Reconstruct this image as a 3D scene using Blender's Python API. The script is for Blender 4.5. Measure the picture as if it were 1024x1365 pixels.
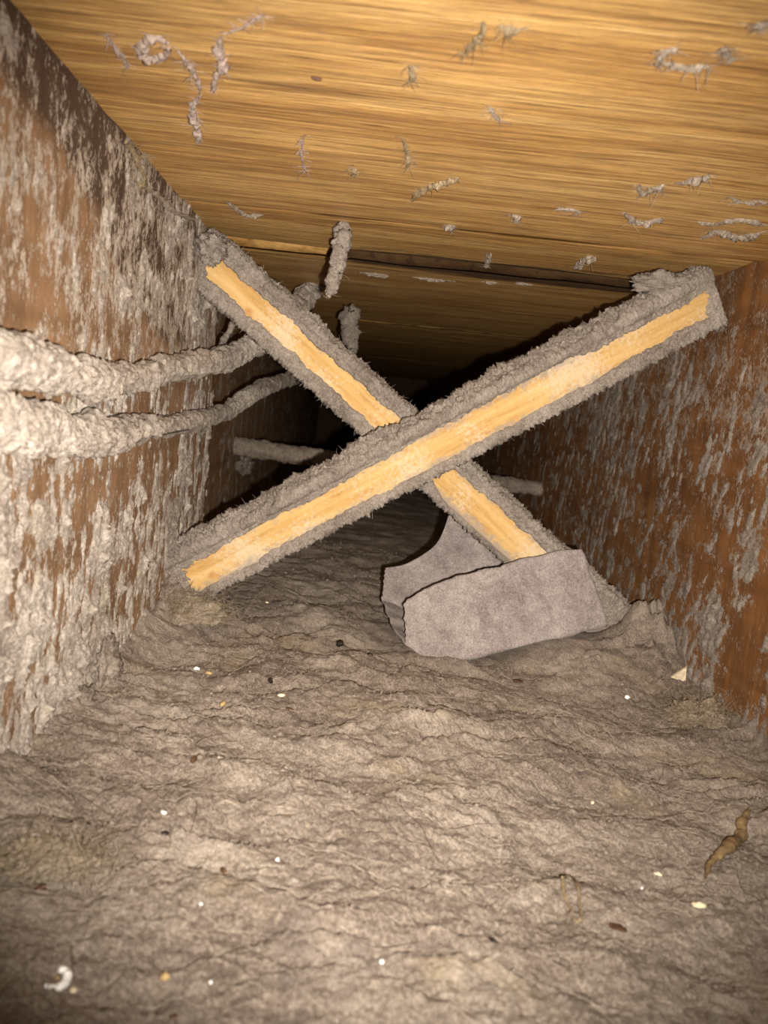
import bpy, math, random
import numpy as np
from mathutils import Vector, Matrix, Euler

for o in list(bpy.data.objects):
    bpy.data.objects.remove(o, do_unlink=True)
scene = bpy.context.scene
COL = scene.collection
random.seed(7)

# ------------------------------------------------------------------ camera
# World: X right, Y along the joists (away from the viewer), Z up; lens at the origin.
W, H, F = 1024.0, 1365.0, 1130.0
VPX, VPY, ROLL = 480.0, 540.0, math.radians(5.7)
yd = Vector(((VPX - W / 2) / F, (H / 2 - VPY) / F, 1.0)).normalized()      # joist direction seen from the lens
xd = Vector((math.cos(ROLL), -math.sin(ROLL), 0.0))
xd = (xd - yd * xd.dot(yd)).normalized()
zd = -(xd.cross(yd))                                                      # camera frame here is right/up/forward
if zd.y < 0:
    zd = -zd
RIGHT = Vector((xd.x, yd.x, zd.x)); UP = Vector((xd.y, yd.y, zd.y)); FWD = Vector((xd.z, yd.z, zd.z))
cam_data = bpy.data.cameras.new('camera')
cam_data.sensor_fit = 'VERTICAL'
cam_data.sensor_height = 36.0
cam_data.lens = 36.0 * F / H
cam_data.clip_start = 0.01
cam_data.clip_end = 20
cam_data.dof.use_dof = True
cam_data.dof.focus_distance = 0.56
cam_data.dof.aperture_fstop = 17.0
cam = bpy.data.objects.new('camera', cam_data)
COL.objects.link(cam)
cam.matrix_world = Matrix(((RIGHT.x, UP.x, -FWD.x, 0), (RIGHT.y, UP.y, -FWD.y, 0), (RIGHT.z, UP.z, -FWD.z, 0), (0, 0, 0, 1)))
scene.camera = cam

# ------------------------------------------------------------------ light
world = bpy.data.worlds.new('world')
scene.world = world
world.use_nodes = True
world.node_tree.nodes['Background'].inputs[0].default_value = (0.9, 0.8, 0.72, 1)
world.node_tree.nodes['Background'].inputs[1].default_value = 0.004
# the phone's flash: a small LED just right of and below the lens
fl = bpy.data.lights.new('phone_flash', 'SPOT')
fl.energy = 27.0
fl.color = (1.0, 0.90, 0.80)
fl.spot_size = math.radians(82)
fl.spot_blend = 1.0
fl.shadow_soft_size = 0.0025
flo = bpy.data.objects.new('phone_flash', fl)
COL.objects.link(flo)
flo.matrix_world = Matrix.Translation(RIGHT * 0.013 - UP * 0.010) @ cam.matrix_world @ Matrix.Rotation(math.radians(3.5), 4, 'X')

scene.view_settings.view_transform = 'Standard'
scene.view_settings.look = 'None'
scene.view_settings.gamma = 1.0
scene.view_settings.exposure = 0.0
scene.view_settings.use_curve_mapping = False

# ------------------------------------------------------------------ places
XL2 = -0.152                               # timber set back beyond the end of the left joist
XL, XR, ZC = -0.122, 0.245, 0.115          # left joist face, right joist face, underside of the boards

def ray(px, py):
    return (RIGHT * ((px - W / 2) / F) + UP * ((H / 2 - py) / F) + FWD)
def atY(px, py, Y):
    r = ray(px, py); return r * (Y / r.y)
def atX(px, py, X):
    r = ray(px, py); return r * (X / r.x)
def atZ(px, py, Z):
    r = ray(px, py); return r * (Z / r.z)

# ------------------------------------------------------------------ noise
def _hash(ix, iy, iz, seed):
    h = (ix.astype(np.uint32) * np.uint32(374761393) + iy.astype(np.uint32) * np.uint32(668265263)
         + iz.astype(np.uint32) * np.uint32(2147483647) + np.uint32((seed * 144665) & 0xffffffff))
    h = (h ^ (h >> np.uint32(13))) * np.uint32(1274126177)
    h = (h ^ (h >> np.uint32(16))) * np.uint32(2246822519)
    return h ^ (h >> np.uint32(15))
_G = np.array([[1,1,0],[-1,1,0],[1,-1,0],[-1,-1,0],[1,0,1],[-1,0,1],[1,0,-1],[-1,0,-1],
               [0,1,1],[0,-1,1],[0,1,-1],[0,-1,-1],[1,1,0],[-1,1,0],[0,-1,1],[0,-1,-1]], dtype=np.float32)
def noise(x, y, z=0.0, seed=0):
    x, y, z = np.broadcast_arrays(np.asarray(x, np.float32), np.asarray(y, np.float32), np.asarray(z, np.float32))
    xi, yi, zi = np.floor(x).astype(np.int64), np.floor(y).astype(np.int64), np.floor(z).astype(np.int64)
    xf, yf, zf = x - xi, y - yi, z - zi
    u, v, w = (t * t * t * (t * (t * 6 - 15) + 10) for t in (xf, yf, zf))
    flat = not np.any(zf)
    def g(dx, dy, dz):
        k = _hash(xi + dx, yi + dy, zi + dz, seed) & np.uint32(15)
        gr = _G[k]
        return gr[..., 0] * (xf - dx) + gr[..., 1] * (yf - dy) + gr[..., 2] * (zf - dz)
    def layer(dz):
        a = g(0, 0, dz); b = g(1, 0, dz); c = g(0, 1, dz); d = g(1, 1, dz)
        p = a + u * (b - a); q = c + u * (d - c)
        return p + v * (q - p)
    l0 = layer(0)
    if flat:
        return l0
    return l0 + w * (layer(1) - l0)
def fbm(x, y, z=0.0, octaves=4, seed=0, gain=0.5):
    t = 0; a = 1.0; f = 1.0
    for k in range(octaves):
        t = t + a * noise(np.asarray(x) * f, np.asarray(y) * f, np.asarray(z) * f, seed + k * 17)
        a *= gain; f *= 2.03
    return t
def billow(x, y, z=0.0, octaves=3, seed=0, gain=0.5):
    t = 0; a = 1.0; f = 1.0
    for k in range(octaves):
        t = t + a * np.abs(noise(np.asarray(x) * f, np.asarray(y) * f, np.asarray(z) * f, seed + k * 31)) * 2
        a *= gain; f *= 2.1
    return t
def sstep(a, b, x):
    t = np.clip((x - a) / (b - a), 0, 1); return t * t * (3 - 2 * t)

# ------------------------------------------------------------------ mesh helpers
def raw_mesh(name, verts, faces, mat, smooth=True):
    """verts (n,3), faces (m,k) arrays"""
    verts = np.ascontiguousarray(verts, np.float32); faces = np.ascontiguousarray(faces, np.int32)
    me = bpy.data.meshes.new(name)
    k = faces.shape[1]; m = len(faces)
    me.vertices.add(len(verts)); me.vertices.foreach_set('co', verts.ravel())
    me.loops.add(m * k); me.loops.foreach_set('vertex_index', faces.ravel())
    me.polygons.add(m)
    me.polygons.foreach_set('loop_start', np.arange(0, m * k, k, dtype=np.int32))
    me.polygons.foreach_set('loop_total', np.full(m, k, np.int32))
    me.polygons.foreach_set('use_smooth', np.full(m, smooth, bool))
    me.update(calc_edges=True)
    if mat is not None:
        me.materials.append(mat)
    return me
def put(name, me, parent=None, loc=None):
    o = bpy.data.objects.new(name, me)
    COL.objects.link(o)
    if parent is not None:
        o.parent = parent
    if loc is not None:
        o.location = loc
    return o
def local(verts, loc):
    return np.asarray(verts, np.float32) - np.array(loc, np.float32)
def tag(o, label=None, cat=None, group=None, kind=None):
    if label: o['label'] = label
    if cat: o['category'] = cat
    if group: o['group'] = group
    if kind: o['kind'] = kind
    return o
def empty(name, loc):
    o = bpy.data.objects.new(name, None); COL.objects.link(o); o.location = loc
    o.empty_display_size = 0.02
    return o
def grid_faces(nu, nv, wrap_v=False, keep=None):
    i = np.arange(nu - 1)[:, None]; j = np.arange(nv if wrap_v else nv - 1)[None, :]
    j2 = (j + 1) % nv
    f = np.stack([i * nv + j, (i + 1) * nv + j, (i + 1) * nv + j2, i * nv + j2], -1).reshape(-1, 4)
    if keep is not None:
        kf = keep.ravel()
        f = f[kf[f].any(axis=1)]
    return f
def compact(verts, faces, *attrs):
    used = np.unique(faces)
    remap = np.full(len(verts), -1, np.int64); remap[used] = np.arange(len(used))
    return (verts[used], remap[faces]) + tuple(a[used] for a in attrs)
def attr(me, name, vals):
    a = me.attributes.new(name, 'FLOAT', 'POINT')
    a.data.foreach_set('value', np.ascontiguousarray(vals, np.float32).ravel())
def box_mesh(name, lo, hi, mat, bevel=0.0):
    import bmesh
    bm = bmesh.new()
    bmesh.ops.create_cube(bm, size=1.0)
    for v in bm.verts:
        v.co = Vector([lo[i] + (v.co[i] + 0.5) * (hi[i] - lo[i]) for i in range(3)])
    if bevel:
        bmesh.ops.bevel(bm, geom=list(bm.edges), offset=bevel, segments=2, affect='EDGES', profile=0.5)
    me = bpy.data.meshes.new(name); bm.to_mesh(me); bm.free(); me.materials.append(mat)
    return me
def spline(pts, n):
    """Catmull-Rom through pts (k,d) -> (n,d)"""
    p = np.asarray(pts, float); p = np.vstack([2 * p[0] - p[1], p, 2 * p[-1] - p[-2]])
    k = len(p) - 3
    t = np.linspace(0, k - 1e-6, n); i = t.astype(int); f = (t - i)[:, None]
    a, b, c, d = p[i], p[i + 1], p[i + 2], p[i + 3]
    return 0.5 * (2 * b + (c - a) * f + (2 * a - 5 * b + 4 * c - d) * f ** 2 + (3 * b - a - 3 * c + d) * f ** 3)
def frames(P):
    T = np.gradient(P, axis=0); T /= np.linalg.norm(T, axis=1)[:, None] + 1e-12
    N = np.zeros_like(P)
    ref = np.array([0, 0, 1.0]) if abs(T[0, 2]) < 0.9 else np.array([1.0, 0, 0])
    n = ref - T[0] * ref.dot(T[0]); n /= np.linalg.norm(n)
    for i in range(len(P)):
        n = n - T[i] * n.dot(T[i]); n /= np.linalg.norm(n); N[i] = n
    return T, N, np.cross(T, N)
def tube(P, r, m, disp=None):
    """tube verts/faces around spine P with radius r (n,) ; disp(S,TH,base)->extra radius; ends tapered shut by caller's r"""
    P = np.asarray(P, float); n = len(P)
    T, N, B = frames(P)
    th = np.linspace(0, 2 * np.pi, m, endpoint=False)
    d = N[:, None, :] * np.cos(th)[None, :, None] + B[:, None, :] * np.sin(th)[None, :, None]
    R = np.broadcast_to(np.asarray(r, float).reshape(-1, 1), (n, m)).copy()
    V = P[:, None, :] + d * R[..., None]
    if disp is not None:
        R = R + disp(V, d)
        V = P[:, None, :] + d * R[..., None]
    f = grid_faces(n, m, wrap_v=True)[:, ::-1]
    V = V.reshape(-1, 3)
    # close both ends with a centre vertex (as degenerate-free quads: pair up triangles)
    c0, c1 = len(V), len(V) + 1
    V = np.vstack([V, P[0], P[-1]])
    j = np.arange(0, m, 2)
    e0 = np.stack([np.full(len(j), c0), j, (j + 1) % m, (j + 2) % m], -1)
    b = (n - 1) * m
    e1 = np.stack([np.full(len(j), c1), b + (j + 2) % m, b + (j + 1) % m, b + j], -1)
    return V, np.vstack([f, e0, e1])

# ------------------------------------------------------------------ materials
class NT:
    def __init__(s, name, rough=0.9, spec=0.2):
        s.m = bpy.data.materials.new(name); s.m.use_nodes = True
        s.t = s.m.node_tree; s.b = s.t.nodes['Principled BSDF']
        s.b.inputs['Roughness'].default_value = rough
        s.b.inputs['Specular IOR Level'].default_value = spec
        s.tc = s.t.nodes.new('ShaderNodeTexCoord')
    def n(s, kind, **kw):
        nd = s.t.nodes.new(kind)
        for k, v in kw.items():
            if k in nd.inputs and not hasattr(nd, k): nd.inputs[k].default_value = v
            else: setattr(nd, k, v)
        return nd
    def link(s, a, b): s.t.links.new(a, b)
    def map(s, scale, rot=(0, 0, 0), loc=(0, 0, 0)):
        mp = s.n('ShaderNodeMapping'); mp.inputs['Scale'].default_value = scale
        mp.inputs['Rotation'].default_value = rot; mp.inputs['Location'].default_value = loc
        s.link(s.tc.outputs['Object'], mp.inputs[0]); return mp.outputs[0]
    def noise(s, scale, detail=4, rough=0.55, vec=None, dist=0.0):
        nd = s.n('ShaderNodeTexNoise'); nd.inputs['Scale'].default_value = scale
        nd.inputs['Detail'].default_value = detail; nd.inputs['Roughness'].default_value = rough
        nd.inputs['Distortion'].default_value = dist
        s.link(vec if vec is not None else s.tc.outputs['Object'], nd.inputs['Vector'])
        return nd.outputs['Fac']
    def ramp(s, fac, stops):
        r = s.n('ShaderNodeValToRGB'); e = r.color_ramp.elements
        e[0].position, e[0].color = stops[0][0], (*stops[0][1], 1)
        e[1].position, e[1].color = stops[-1][0], (*stops[-1][1], 1)
        for p, c in stops[1:-1]:
            k = e.new(p); k.color = (*c, 1)
        s.link(fac, r.inputs[0]); return r.outputs[0]
    def mix(s, fac, a, b, blend='MIX'):
        m = s.n('ShaderNodeMix', data_type='RGBA', blend_type=blend)
        for sock, v in ((0, fac), (6, a), (7, b)):
            if isinstance(v, (int, float)): m.inputs[sock].default_value = v
            elif isinstance(v, tuple): m.inputs[sock].default_value = (*v, 1)
            else: s.link(v, m.inputs[sock])
        return m.outputs[2]
    def math(s, op, a, b=0.0, clamp=False):
        m = s.n('ShaderNodeMath', operation=op, use_clamp=clamp)
        for i, v in enumerate((a, b)):
            if isinstance(v, (int, float)): m.inputs[i].default_value = v
            else: s.link(v, m.inputs[i])
        return m.outputs[0]
    def step(s, x, lo, hi):
        m = s.n('ShaderNodeMapRange', interpolation_type='SMOOTHSTEP')
        m.inputs['From Min'].default_value = lo; m.inputs['From Max'].default_value = hi
        s.link(x, m.inputs['Value']); return m.outputs[0]
    def bump(s, h, dist, strength=1.0, prev=None):
        b = s.n('ShaderNodeBump'); b.inputs['Distance'].default_value = dist; b.inputs['Strength'].default_value = strength
        s.link(h, b.inputs['Height'])
        if prev is not None: s.link(prev, b.inputs['Normal'])
        return b.outputs[0]
    def attr(s, name):
        a = s.n('ShaderNodeAttribute', attribute_name=name); return a.outputs['Fac']
    def done(s, color, normal=None, rough=None):
        if isinstance(color, tuple): s.b.inputs['Base Color'].default_value = (*color, 1)
        else: s.link(color, s.b.inputs['Base Color'])
        if normal is not None: s.link(normal, s.b.inputs['Normal'])
        if rough is not None: s.link(rough, s.b.inputs['Roughness'])
        return s.m

def dust_mat(name, dark, mid, light, tint=None, patch=14.0, bump=1.0):
    t = NT(name, 1.0, 0.05)
    big = t.noise(patch, 4, 0.65)
    mid_ = t.noise(160, 4, 0.7)
    fine = t.noise(760, 5, 0.85)
    f = t.math('ADD', t.math('ADD', t.math('MULTIPLY', big, 0.32), t.math('MULTIPLY', mid_, 0.22)), t.math('MULTIPLY', fine, 0.62))
    c = t.ramp(f, [(0.44, tuple(x * 0.65 for x in dark)), (0.51, dark), (0.58, mid), (0.655, light), (0.73, tuple(min(1, x * 1.25) for x in light))])
    if tint is not None:
        pm = t.step(t.noise(patch * 1.7, 4, 0.6, t.map((1, 1, 1), loc=(3.1, 1.7, 0.4))), 0.56, 0.72)
        c = t.mix(t.math('MULTIPLY', pm, 0.45), c, tint)
        pg = t.step(t.noise(patch * 2.6, 5, 0.7, t.map((1, 1.3, 1), loc=(5.3, 8.1, 2.2))), 0.55, 0.68)
        c = t.mix(t.math('MULTIPLY', pg, 0.5), c, tuple(x * k for x, k in zip(dark, (0.95, 0.98, 1.08))))
    n1 = t.bump(t.noise(300, 6, 0.85), 0.0015 * bump, 0.9)
    n2 = t.bump(t.noise(1300, 4, 0.8), 0.0012 * bump, 1.0, n1)
    return t.done(c, n2)

DUST_FLOOR = dust_mat('dust_floor', (0.215, 0.17, 0.137), (0.355, 0.293, 0.238), (0.5, 0.43, 0.355), tint=(0.46, 0.37, 0.22))
DUST_PALE = dust_mat('dust_pale', (0.36, 0.3, 0.25), (0.53, 0.46, 0.39), (0.7, 0.63, 0.55), tint=(0.52, 0.49, 0.33), patch=30)
DUST_GREY = dust_mat('dust_grey', (0.26, 0.215, 0.182), (0.385, 0.33, 0.28), (0.51, 0.45, 0.39), patch=24)
DUST_CEIL = dust_mat('dust_ceiling', (0.32, 0.245, 0.175), (0.45, 0.37, 0.29), (0.58, 0.5, 0.41), patch=60)
DUST_TAN = dust_mat('dust_tan', (0.28, 0.2, 0.11), (0.42, 0.32, 0.19), (0.54, 0.43, 0.27), patch=60)
FELT = dust_mat('felt', (0.215, 0.183, 0.17), (0.295, 0.256, 0.24), (0.4, 0.355, 0.335), patch=26, bump=0.45)
TUFT = dust_mat('tuft', (0.30, 0.23, 0.15), (0.41, 0.33, 0.23), (0.50, 0.42, 0.32), patch=40)

def ceiling_wood():
    t = NT('ceiling_wood', 0.42, 0.45)
    oi = t.n('ShaderNodeObjectInfo')
    vec = t.n('ShaderNodeVectorMath', operation='ADD')
    mul = t.n('ShaderNodeVectorMath', operation='SCALE'); mul.inputs[0].default_value = (3.0, 5.0, 7.0)
    t.link(oi.outputs['Random'], mul.inputs['Scale'])
    t.link(t.tc.outputs['Object'], vec.inputs[0]); t.link(mul.outputs[0], vec.inputs[1])
    def mp(sc, loc=(0, 0, 0)):
        m = t.n('ShaderNodeMapping'); m.inputs['Scale'].default_value = sc; m.inputs['Location'].default_value = loc
        t.link(vec.outputs[0], m.inputs[0]); return m.outputs[0]
    band = t.noise(1.0, 4, 0.6, mp((2.6, 30, 8)), 0.5)
    streak = t.noise(1.0, 5, 0.68, mp((17, 480, 60)))
    pore = t.noise(1.0, 3, 0.6, mp((42, 1300, 100)))
    c = t.ramp(band, [(0.28, (0.34, 0.175, 0.05)), (0.45, (0.56, 0.32, 0.10)), (0.58, (0.66, 0.41, 0.145)), (0.75, (0.74, 0.50, 0.20))])
    s = t.step(streak, 0.34, 0.60)
    c = t.mix(t.math('MULTIPLY', t.math('SUBTRACT', 1.0, s), 0.78), c, (0.20, 0.095, 0.026))
    hi = t.step(streak, 0.58, 0.70)
    c = t.mix(t.math('MULTIPLY', hi, 0.5), c, (0.86, 0.62, 0.30))
    p = t.step(pore, 0.56, 0.68)
    c = t.mix(t.math('MULTIPLY', p, 0.8), c, (0.13, 0.055, 0.015))
    # rare dark mineral streaks
    dk = t.step(t.noise(1.0, 3, 0.5, mp((9, 95, 20), (4, 2, 0))), 0.66, 0.74)
    c = t.mix(t.math('MULTIPLY', dk, 0.75), c, (0.085, 0.035, 0.014))
    st = t.step(t.math('ADD', t.attr('dark_mask'), t.math('MULTIPLY', t.math('SUBTRACT', t.noise(1.0, 4, 0.6, mp((14, 120, 20))), 0.5), 1.3)), 0.35, 0.65)
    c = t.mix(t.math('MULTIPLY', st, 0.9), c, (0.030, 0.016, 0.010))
    n1 = t.bump(streak, 0.0012, 0.9)
    n2 = t.bump(pore, 0.0007, 0.9, n1)
    r = t.math('ADD', 0.34, t.math('MULTIPLY', pore, 0.25))
    return t.done(c, n2, r)
WOOD_CEIL = ceiling_wood()

def joist_wood(name, a, b, c_, dust):
    t = NT(name, 0.75, 0.25)
    band = t.noise(1.0, 4, 0.6, t.map((4, 3.0, 40)), 0.5)
    fib = t.noise(1.0, 5, 0.65, t.map((60, 90, 14)))            # saw marks run up the face
    c = t.ramp(band, [(0.3, a), (0.5, b), (0.7, c_)])
    c = t.mix(t.math('MULTIPLY', t.step(fib, 0.42, 0.62), 0.45), c, tuple(x * 0.45 for x in a))
    st = t.attr('dark_mask')
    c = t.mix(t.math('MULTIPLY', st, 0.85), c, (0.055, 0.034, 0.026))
    # fine settled dust between the clumps
    d = t.attr('haze')
    sp = t.noise(520, 6, 0.82, t.map((1, 1, 0.65)))
    m = t.step(t.math('ADD', t.math('MULTIPLY', t.math('SUBTRACT', sp, 0.5), 7.5), d), -0.08, 0.42)
    dc = t.ramp(t.noise(90, 4, 0.7), [(0.35, dust[0]), (0.65, dust[1])])
    c = t.mix(t.math('MULTIPLY', m, 0.92), c, dc)
    nn = t.bump(fib, 0.0006, 0.6)
    nn = t.bump(m, 0.0003, 0.4, nn)
    nn = t.bump(sp, 0.0012, 0.7, nn)
    return t.done(c, nn)
JOIST_L = joist_wood('joist_wood_left', (0.19, 0.105, 0.052), (0.29, 0.168, 0.085), (0.36, 0.215, 0.115), ((0.42, 0.345, 0.27), (0.66, 0.58, 0.49)))
JOIST_R = joist_wood('joist_wood_right', (0.15, 0.062, 0.018), (0.24, 0.105, 0.032), (0.31, 0.15, 0.05), ((0.31, 0.23, 0.16), (0.46, 0.39, 0.32)))

def strip_wood():
    t = NT('strip_wood', 0.7, 0.25)
    g = t.noise(1.0, 4, 0.6, t.map((14, 160, 160)))
    c = t.ramp(g, [(0.3, (0.55, 0.29, 0.085)), (0.5, (0.74, 0.47, 0.17)), (0.7, (0.84, 0.58, 0.26))])
    sp = t.noise(330, 6, 0.8)
    big = t.noise(16, 2, 0.5)
    m = t.step(t.math('ADD', sp, t.math('MULTIPLY', t.math('SUBTRACT', big, 0.5), 0.9)), 0.47, 0.66)
    c = t.mix(t.math('MULTIPLY', m, 0.8), c, (0.80, 0.66, 0.46))
    rd = t.step(t.noise(30, 3, 0.5, t.map((1, 1, 1), loc=(7, 3, 1))), 0.64, 0.72)
    c = t.mix(t.math('MULTIPLY', rd, 0.6), c, (0.50, 0.17, 0.03))
    sep = t.n('ShaderNodeSeparateXYZ'); t.link(t.tc.outputs['Object'], sep.inputs[0])
    ez = t.math('MULTIPLY', t.math('ABSOLUTE', sep.outputs['Z']), 55.0)
    em = t.step(t.math('ADD', ez, t.math('MULTIPLY', t.math('SUBTRACT', t.noise(140, 6, 0.75), 0.5), 1.6)), 0.35, 0.75)
    c = t.mix(t.math('MULTIPLY', em, 0.85), c, (0.40, 0.34, 0.28))
    gr = t.noise(520, 5, 0.85, t.map((1, 1, 1), loc=(2, 9, 4)))
    c = t.mix(t.math('MULTIPLY', t.step(gr, 0.55, 0.67), 0.35), c, (0.50, 0.36, 0.20))
    nn = t.bump(sp, 0.0016, 0.9)
    nn = t.bump(gr, 0.0010, 0.9, nn)
    return t.done(c, nn)
STRIP = strip_wood()

def plain(name, col, rough=0.8, spec=0.3, var=0.25, scale=400):
    t = NT(name, rough, spec)
    n = t.noise(scale, 3, 0.6)
    c = t.ramp(n, [(0.3, tuple(x * (1 - var) for x in col)), (0.7, tuple(min(1, x * (1 + var)) for x in col))])
    return t.done(c, t.bump(n, 0.0004, 0.6))
BLACK = plain('dropping_black', (0.012, 0.008, 0.006), 0.6)
BROWN = plain('chip_brown', (0.07, 0.035, 0.018), 0.7)
CREAM = plain('chip_cream', (0.62, 0.52, 0.36), 0.6)
WHITE = plain('chip_white', (0.85, 0.83, 0.78), 0.4, 0.5)
YELLOW = plain('chip_yellow', (0.36, 0.25, 0.11), 0.7)
HAIR = plain('hair_dark', (0.06, 0.04, 0.03), 0.6)
FIBRE = plain('fibre_pale', (0.50, 0.43, 0.34), 0.8)
WEB = plain('web_grey', (0.30, 0.235, 0.20), 0.9)
SHEATH = plain('cable_sheath', (0.13, 0.125, 0.09), 0.5)
CURL = plain('curl_brown', (0.20, 0.135, 0.065), 0.7)
CREVICE = plain('crevice_brown', (0.12, 0.085, 0.062), 0.9)  # colour of the floor's imitated crevice shade
BLOCKING = plain('blocking_wood', (0.09, 0.052, 0.03), 0.9, 0.1, 0.3, 60)
RUST = plain('rust', (0.20, 0.07, 0.025), 0.8)

# ------------------------------------------------------------------ setting: floor of insulation under dust
def paper_pit(x, y):
    return sstep(0.10, 0.04, np.hypot((x - 0.11) / 1.25, (y - 0.615) / 0.75))
def floor_h(x, y):
    x = np.asarray(x, float); y = np.asarray(y, float)
    h = -0.158 - 0.014 * sstep(-0.05, 0.22, x) + 0.006 * sstep(0.35, 0.2, y) - 0.004 * sstep(0.4, 0.55, y)
    wx = x + 0.012 * fbm(x * 18, y * 18, 0.3, 2, 5); wy = y + 0.014 * fbm(x * 14, y * 20, 1.7, 2, 9)
    far = sstep(1.2, 0.5, y)
    rough = 0.006 * fbm(x * 7, y * 9, 0, 3, 11)
    # overlapping matted layers: gentle rise, short broken lip
    s = wy * 34 + 1.6 * fbm(x * 11, y * 8, 2.2, 3, 21); fr = s - np.floor(s)
    lay = np.where(fr < 0.82, fr / 0.82, (1 - fr) / 0.18)
    amp = sstep(-0.35, 0.35, noise(x * 13, y * 13, 4.4, 33))
    rough += 0.0030 * lay * amp
    s2 = (wy + wx * 0.15) * 92 + 1.8 * fbm(x * 26, y * 26, 5.2, 3, 25); fr2 = s2 - np.floor(s2)
    rough += 0.0010 * np.where(fr2 < 0.75, fr2 / 0.75, (1 - fr2) / 0.25) * sstep(-0.3, 0.4, noise(x * 30, y * 30, 8.4, 37))
    rough += 0.0050 * fbm(wx * 26, wy * 32, 0.7, 2, 41)
    rough += 0.0006 * (billow(wx * 70, wy * 85, 0.2, 2, 51) - 0.5)
    rough += 0.0012 * fbm(x * 110, y * 120, 0, 5, 61, 0.82)
    pit = paper_pit(x, y)
    h = h + rough * (1 - 0.85 * pit) * (0.45 + 0.55 * far)
    h = h + 0.024 * np.exp(-(((x - 0.170) / 0.050) ** 2 + ((y - 0.605) / 0.055) ** 2))
    # dust banked up along both joists
    nz = 0.6 + 0.8 * fbm(y * 16, x * 3, 1.1, 3, 71)
    h = h + np.exp(-np.maximum(x - np.where(y < 0.71, XL, XL2), 0) / 0.014) * 0.020 * nz + np.exp(-(XR - x) / 0.012) * 0.012 * nz
    # banked heap at the foot of the rear strip, right joist
    h = h + 0.040 * np.exp(-(((x - 0.230) / 0.024) ** 2 + ((y - 0.615) / 0.040) ** 2)) * (1 + 0.5 * fbm(x * 60, y * 60, 0, 3, 81))
    # heap under the foot of the front strip, left joist
    h = h + 0.022 * np.exp(-(((x + 0.112) / 0.022) ** 2 + ((y - 0.575) / 0.035) ** 2)) * (1 + 0.5 * fbm(x * 60, y * 60, 0, 3, 83))
    return h
def floor_lookup(x, y):
    i = int(np.clip(np.searchsorted(yy, y), 1, len(yy) - 1)); j = int(np.clip(np.searchsorted(xx, x), 1, len(xx) - 1))
    return float(Zg[i, j])
def floor_at(px, py, lift=0.0):
    r = ray(px, py); z = -0.16
    for _ in range(14):
        p = r * (z / r.z)
        z = 0.5 * z + 0.5 * (floor_lookup(p.x, p.y) + lift)
    return r * (z / r.z)

nu, nv = 820, 500
yy = 0.12 * (3.2 / 0.12) ** np.linspace(0, 1, nu) ; xx = np.linspace(XL2 - 0.003, XR + 0.004, nv)
Xg, Yg = np.meshgrid(xx, yy)
Zg = floor_h(Xg, Yg)
V = np.stack([Xg, Yg, Zg], -1).reshape(-1, 3)
floor = put('floor', raw_mesh('floor', V, grid_faces(nu, nv)[:, ::-1], DUST_FLOOR))
tag(floor, 'lumpy grey-brown insulation batt under matted dust, floor of the joist cavity', kind='structure')

# ------------------------------------------------------------------ setting: the two joists
def wall_coords(pix, X):
    out = []
    for px, py in pix:
        p = atX(px, py, X); out.append((p.y, p.z))
    return np.array(out)
def poly_inside(Y, Z, poly):
    ins = np.zeros(Y.shape, bool); n = len(poly)
    for i in range(n):
        y0, z0 = poly[i]; y1, z1 = poly[(i + 1) % n]
        c = ((z0 > Z) != (z1 > Z)) & (Y < (y1 - y0) * (Z - z0) / (z1 - z0 + 1e-12) + y0)
        ins ^= c
    return ins
def blur(a, k):
    for ax in (0, 1):
        c = np.cumsum(np.concatenate([np.repeat(np.take(a, [0], ax), k + 1, ax), a, np.repeat(np.take(a, [-1], ax), k, ax)], ax), ax)
        n = a.shape[ax]
        hi = np.take(c, np.arange(n) + 2 * k + 1, ax); lo = np.take(c, np.arange(n), ax)
        a = (hi - lo) / (2 * k + 1)
    return a
def blobs(Y, Z, X, lst):
    t = np.zeros_like(Y)
    for px, py, rx, ry, a in lst:
        c = atX(px, py, X); e = atX(px + (rx if X > 0 else rx), py, X); f = atX(px, py + ry, X)
        sy = abs(e.y - c.y) + 1e-6; sz = abs(f.z - c.z) + 1e-6
        t += a * np.exp(-(((Y - c.y) / sy) ** 2 + ((Z - c.z) / sz) ** 2))
    return t

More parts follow.
